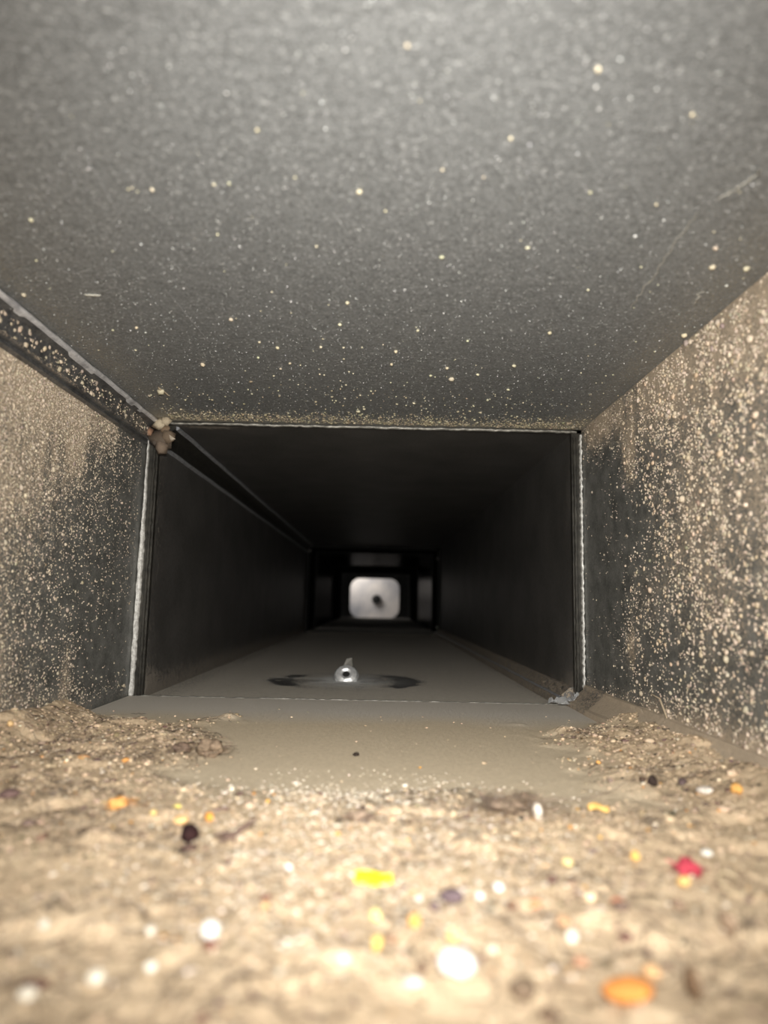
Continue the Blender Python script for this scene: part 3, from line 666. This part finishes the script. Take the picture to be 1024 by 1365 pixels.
# curled pale ring (dried stem) near right
c = flr(976, 1192, .003); rr = .0030
ring = [(c[0]+rr*.9*math.cos(a), c[1]+rr*1.2*math.sin(a), hz(c[0], c[1])+.0016+.0012*math.sin(a)) for a in np.linspace(.4, 6.0, 22)]
fibres('dried_stem', [ring], [.00045], [(.62, .50, .33)], label='pale curled dried stem right of the red tuft', cat='stem')
# twig
c = flr(312, 1131, .003); z0 = hz(c[0], c[1])
def tw(pts): return np.array([(c[0]+x, c[1]+y, z0+z) for x, y, z in pts])
tg = fibres('twig', [tw([(-.003, -.002, .0005), (.0, .000, .0018), (.003, .002, .0036), (.0055, .004, .0052)])], [.0010], [(.17, .11, .085)], label='short forked brown twig right of the round dark seed', cat='twig')
fibres('twig_fork', [tw([(-.0060, .001, .0008), (-.003, .0005, .0018), (0, 0, .0014), (.0005, -.002, -.0002)])], [.0007], [(.14, .085, .07)], tg)
# long hairs
def hair(pts, r, col, label):
    P = np.array([flr(x, y, .003) for x, y in pts]); t = np.linspace(0, len(P)-1, 24)
    o = np.stack([np.interp(t, range(len(P)), P[:, k]) for k in range(3)], 1)
    k = np.ones(5)/5; o2 = o.copy()
    for a in range(3): o2[2:-2, a] = np.convolve(o[:, a], k, 'valid')
    o2[:, 2] = thick(o2[:, 0], o2[:, 1])[0]+.0006
    fibres('hair', [o2], [r], [col], label=label, cat='hair')
hair([(720,1062),(760,1061),(800,1057),(838,1048)], .00022, (.42, .33, .25), 'long pale hair running from the lint knot to the right heap')
hair([(702,1078),(730,1077),(765,1075)], .00018, (.42, .33, .25), 'short hair in front of the long pale hair')
hair([(508,1060),(530,1055),(552,1057)], .00014, (.20, .15, .12), 'thin dark curved hair on the smooth dust')
hair([(205,1035),(225,1038),(243,1046),(250,1055)], .00014, (.18, .13, .10), 'thin dark hair curving off the left heap')
hair([(475,1088),(490,1070),(503,1074),(508,1090)], .00014, (.25, .18, .13), 'looped hair behind the yellow flake')
# dried root on the lower right wall
P = np.array([on(x, y, 0, XR-.0012) for x, y in [(868,925),(880,932),(886,948),(892,965)]])
fibres('root_fibre', [P], [.0006], [(.50, .40, .28)], label='curled tan fibre clinging to the right wall above the seam', cat='fibre')

# ------------------------------------------------------------------ joint corner bits
cl = empty('sealant_clump', (XL+.013, D-.004, ZC-.014), label='rusty torn lump of sealant hanging at the upper left joint corner', cat='sealant')
base = np.array([XL+.013, D-.004, ZC-.014])
def bits(name, spec, cols):
    P = np.array([s[:3] for s in spec]); R = [s[3] for s in spec]
    return grains(name, P, R, np.array(cols), cl, axis=1, jit=.62, squash=.9, kind=None, smooth=False)
bits('lump', [(0, 0, 0, .0075), (.006, -.003, .001, .0055), (.002, -.002, .006, .005), (-.004, -.001, -.003, .0055)], [(.12, .09, .065), (.17, .125, .085), (.20, .14, .09), (.09, .07, .055)])
bits('crust', [(-.001, -.003, .0105, .0048), (.003, -.004, .012, .0035)], [(.55, .47, .34), (.50, .42, .30)])
bits('rust_spot', [(-.008, -.003, .003, .0035), (.001, -.003, -.0085, .0050)], [(.33, .19, .12), (.20, .15, .11)])
V = [(.004, -.004, .001), (.0135, -.010, -.0035), (.0065, -.006, -.0030), (.005, -.006, .0022), (.004, -.0025, .000), (.0065, -.0045, -.004)]
mesh('torn_tip', V, [(0, 3, 1), (3, 2, 1), (0, 1, 4), (4, 1, 5), (5, 1, 2), (0, 4, 5, 2, 3)], plain('torn_tip_surface', (.42, .36, .28), (.66, .58, .46), 300), cl)
# torn foil at the lower right joint corner
ft = flr(745, 938); fo = empty('foil_scrap', (ft[0], D-.010, .002), label='shiny white torn foil scrap at the lower right joint corner', cat='foil')
for k in range(4):
    a = random.uniform(-.3, .3); w = (.016, .011, .008, .006)[k]
    V = []; 
    for i in range(7):
        q = i/6-.5
        V += [(w*q*1.3, -.002+.001*math.sin(i*2.1+k), .0010*k+.0012*random.random()), (w*q, .002+.001*random.random(), .0015*k+.0030*random.random()+.001)]
    V = np.array(V)+np.array([(.004, -.006, .002, .010)[k], .001*k-.002, 0]); nV = len(V)
    V = np.vstack([V, V+(0, .0003, -.0003)])
    Fc = [(2*i, 2*i+2, 2*i+3, 2*i+1) for i in range(6)]+[(nV+2*i, nV+2*i+1, nV+2*i+3, nV+2*i+2) for i in range(6)]+[(2*i, nV+2*i, nV+2*i+2, 2*i+2) for i in range(6)]+[(2*i+1, 2*i+3, nV+2*i+3, nV+2*i+1) for i in range(6)]
    mesh('foil_shred', V, Fc, M_SCREW, fo)
# screw coming up through the floor inside the scuffed ring
sc = empty('screw_stub', (SC[0]+.001, SC[1], 0), label='shiny screw boss standing in the scuffed ring on the far floor', cat='screw')
mt = Matrix.Translation((0, 0, .0040)) @ Matrix.Rotation(math.radians(62), 4, 'X') @ Matrix.Diagonal((1.15, 1.0, 1, 1))
lathe('boss', [(.0022, -.003), (.0090, -.003), (.0100, .0000), (.0085, .0032), (.0050, .0040), (.0030, .0034), (.0026, -.002)], 14, M_SCREW, sc, mtx=mt, caps=False)
lathe('bore', [(.0030, -.0028), (.0030, .0000)], 10, M_BLACK, sc, mtx=mt @ Matrix.Translation((0, 0, .0024)))
V = [(-.006, .009, 0), (.006, .009, 0), (.0065, .011, .010), (.0045, .012, .0190), (-.0005, .012, .0180), (-.005, .011, .008)]
V = np.array(V); V = np.vstack([V, V+(0, .0012, 0)])
mesh('bent_tab', V, [(0, 1, 2, 3, 4, 5), (11, 10, 9, 8, 7, 6)]+[(i, i+6, (i+1) % 6+6, (i+1) % 6) for i in range(6)], M_CLEAT, sc)
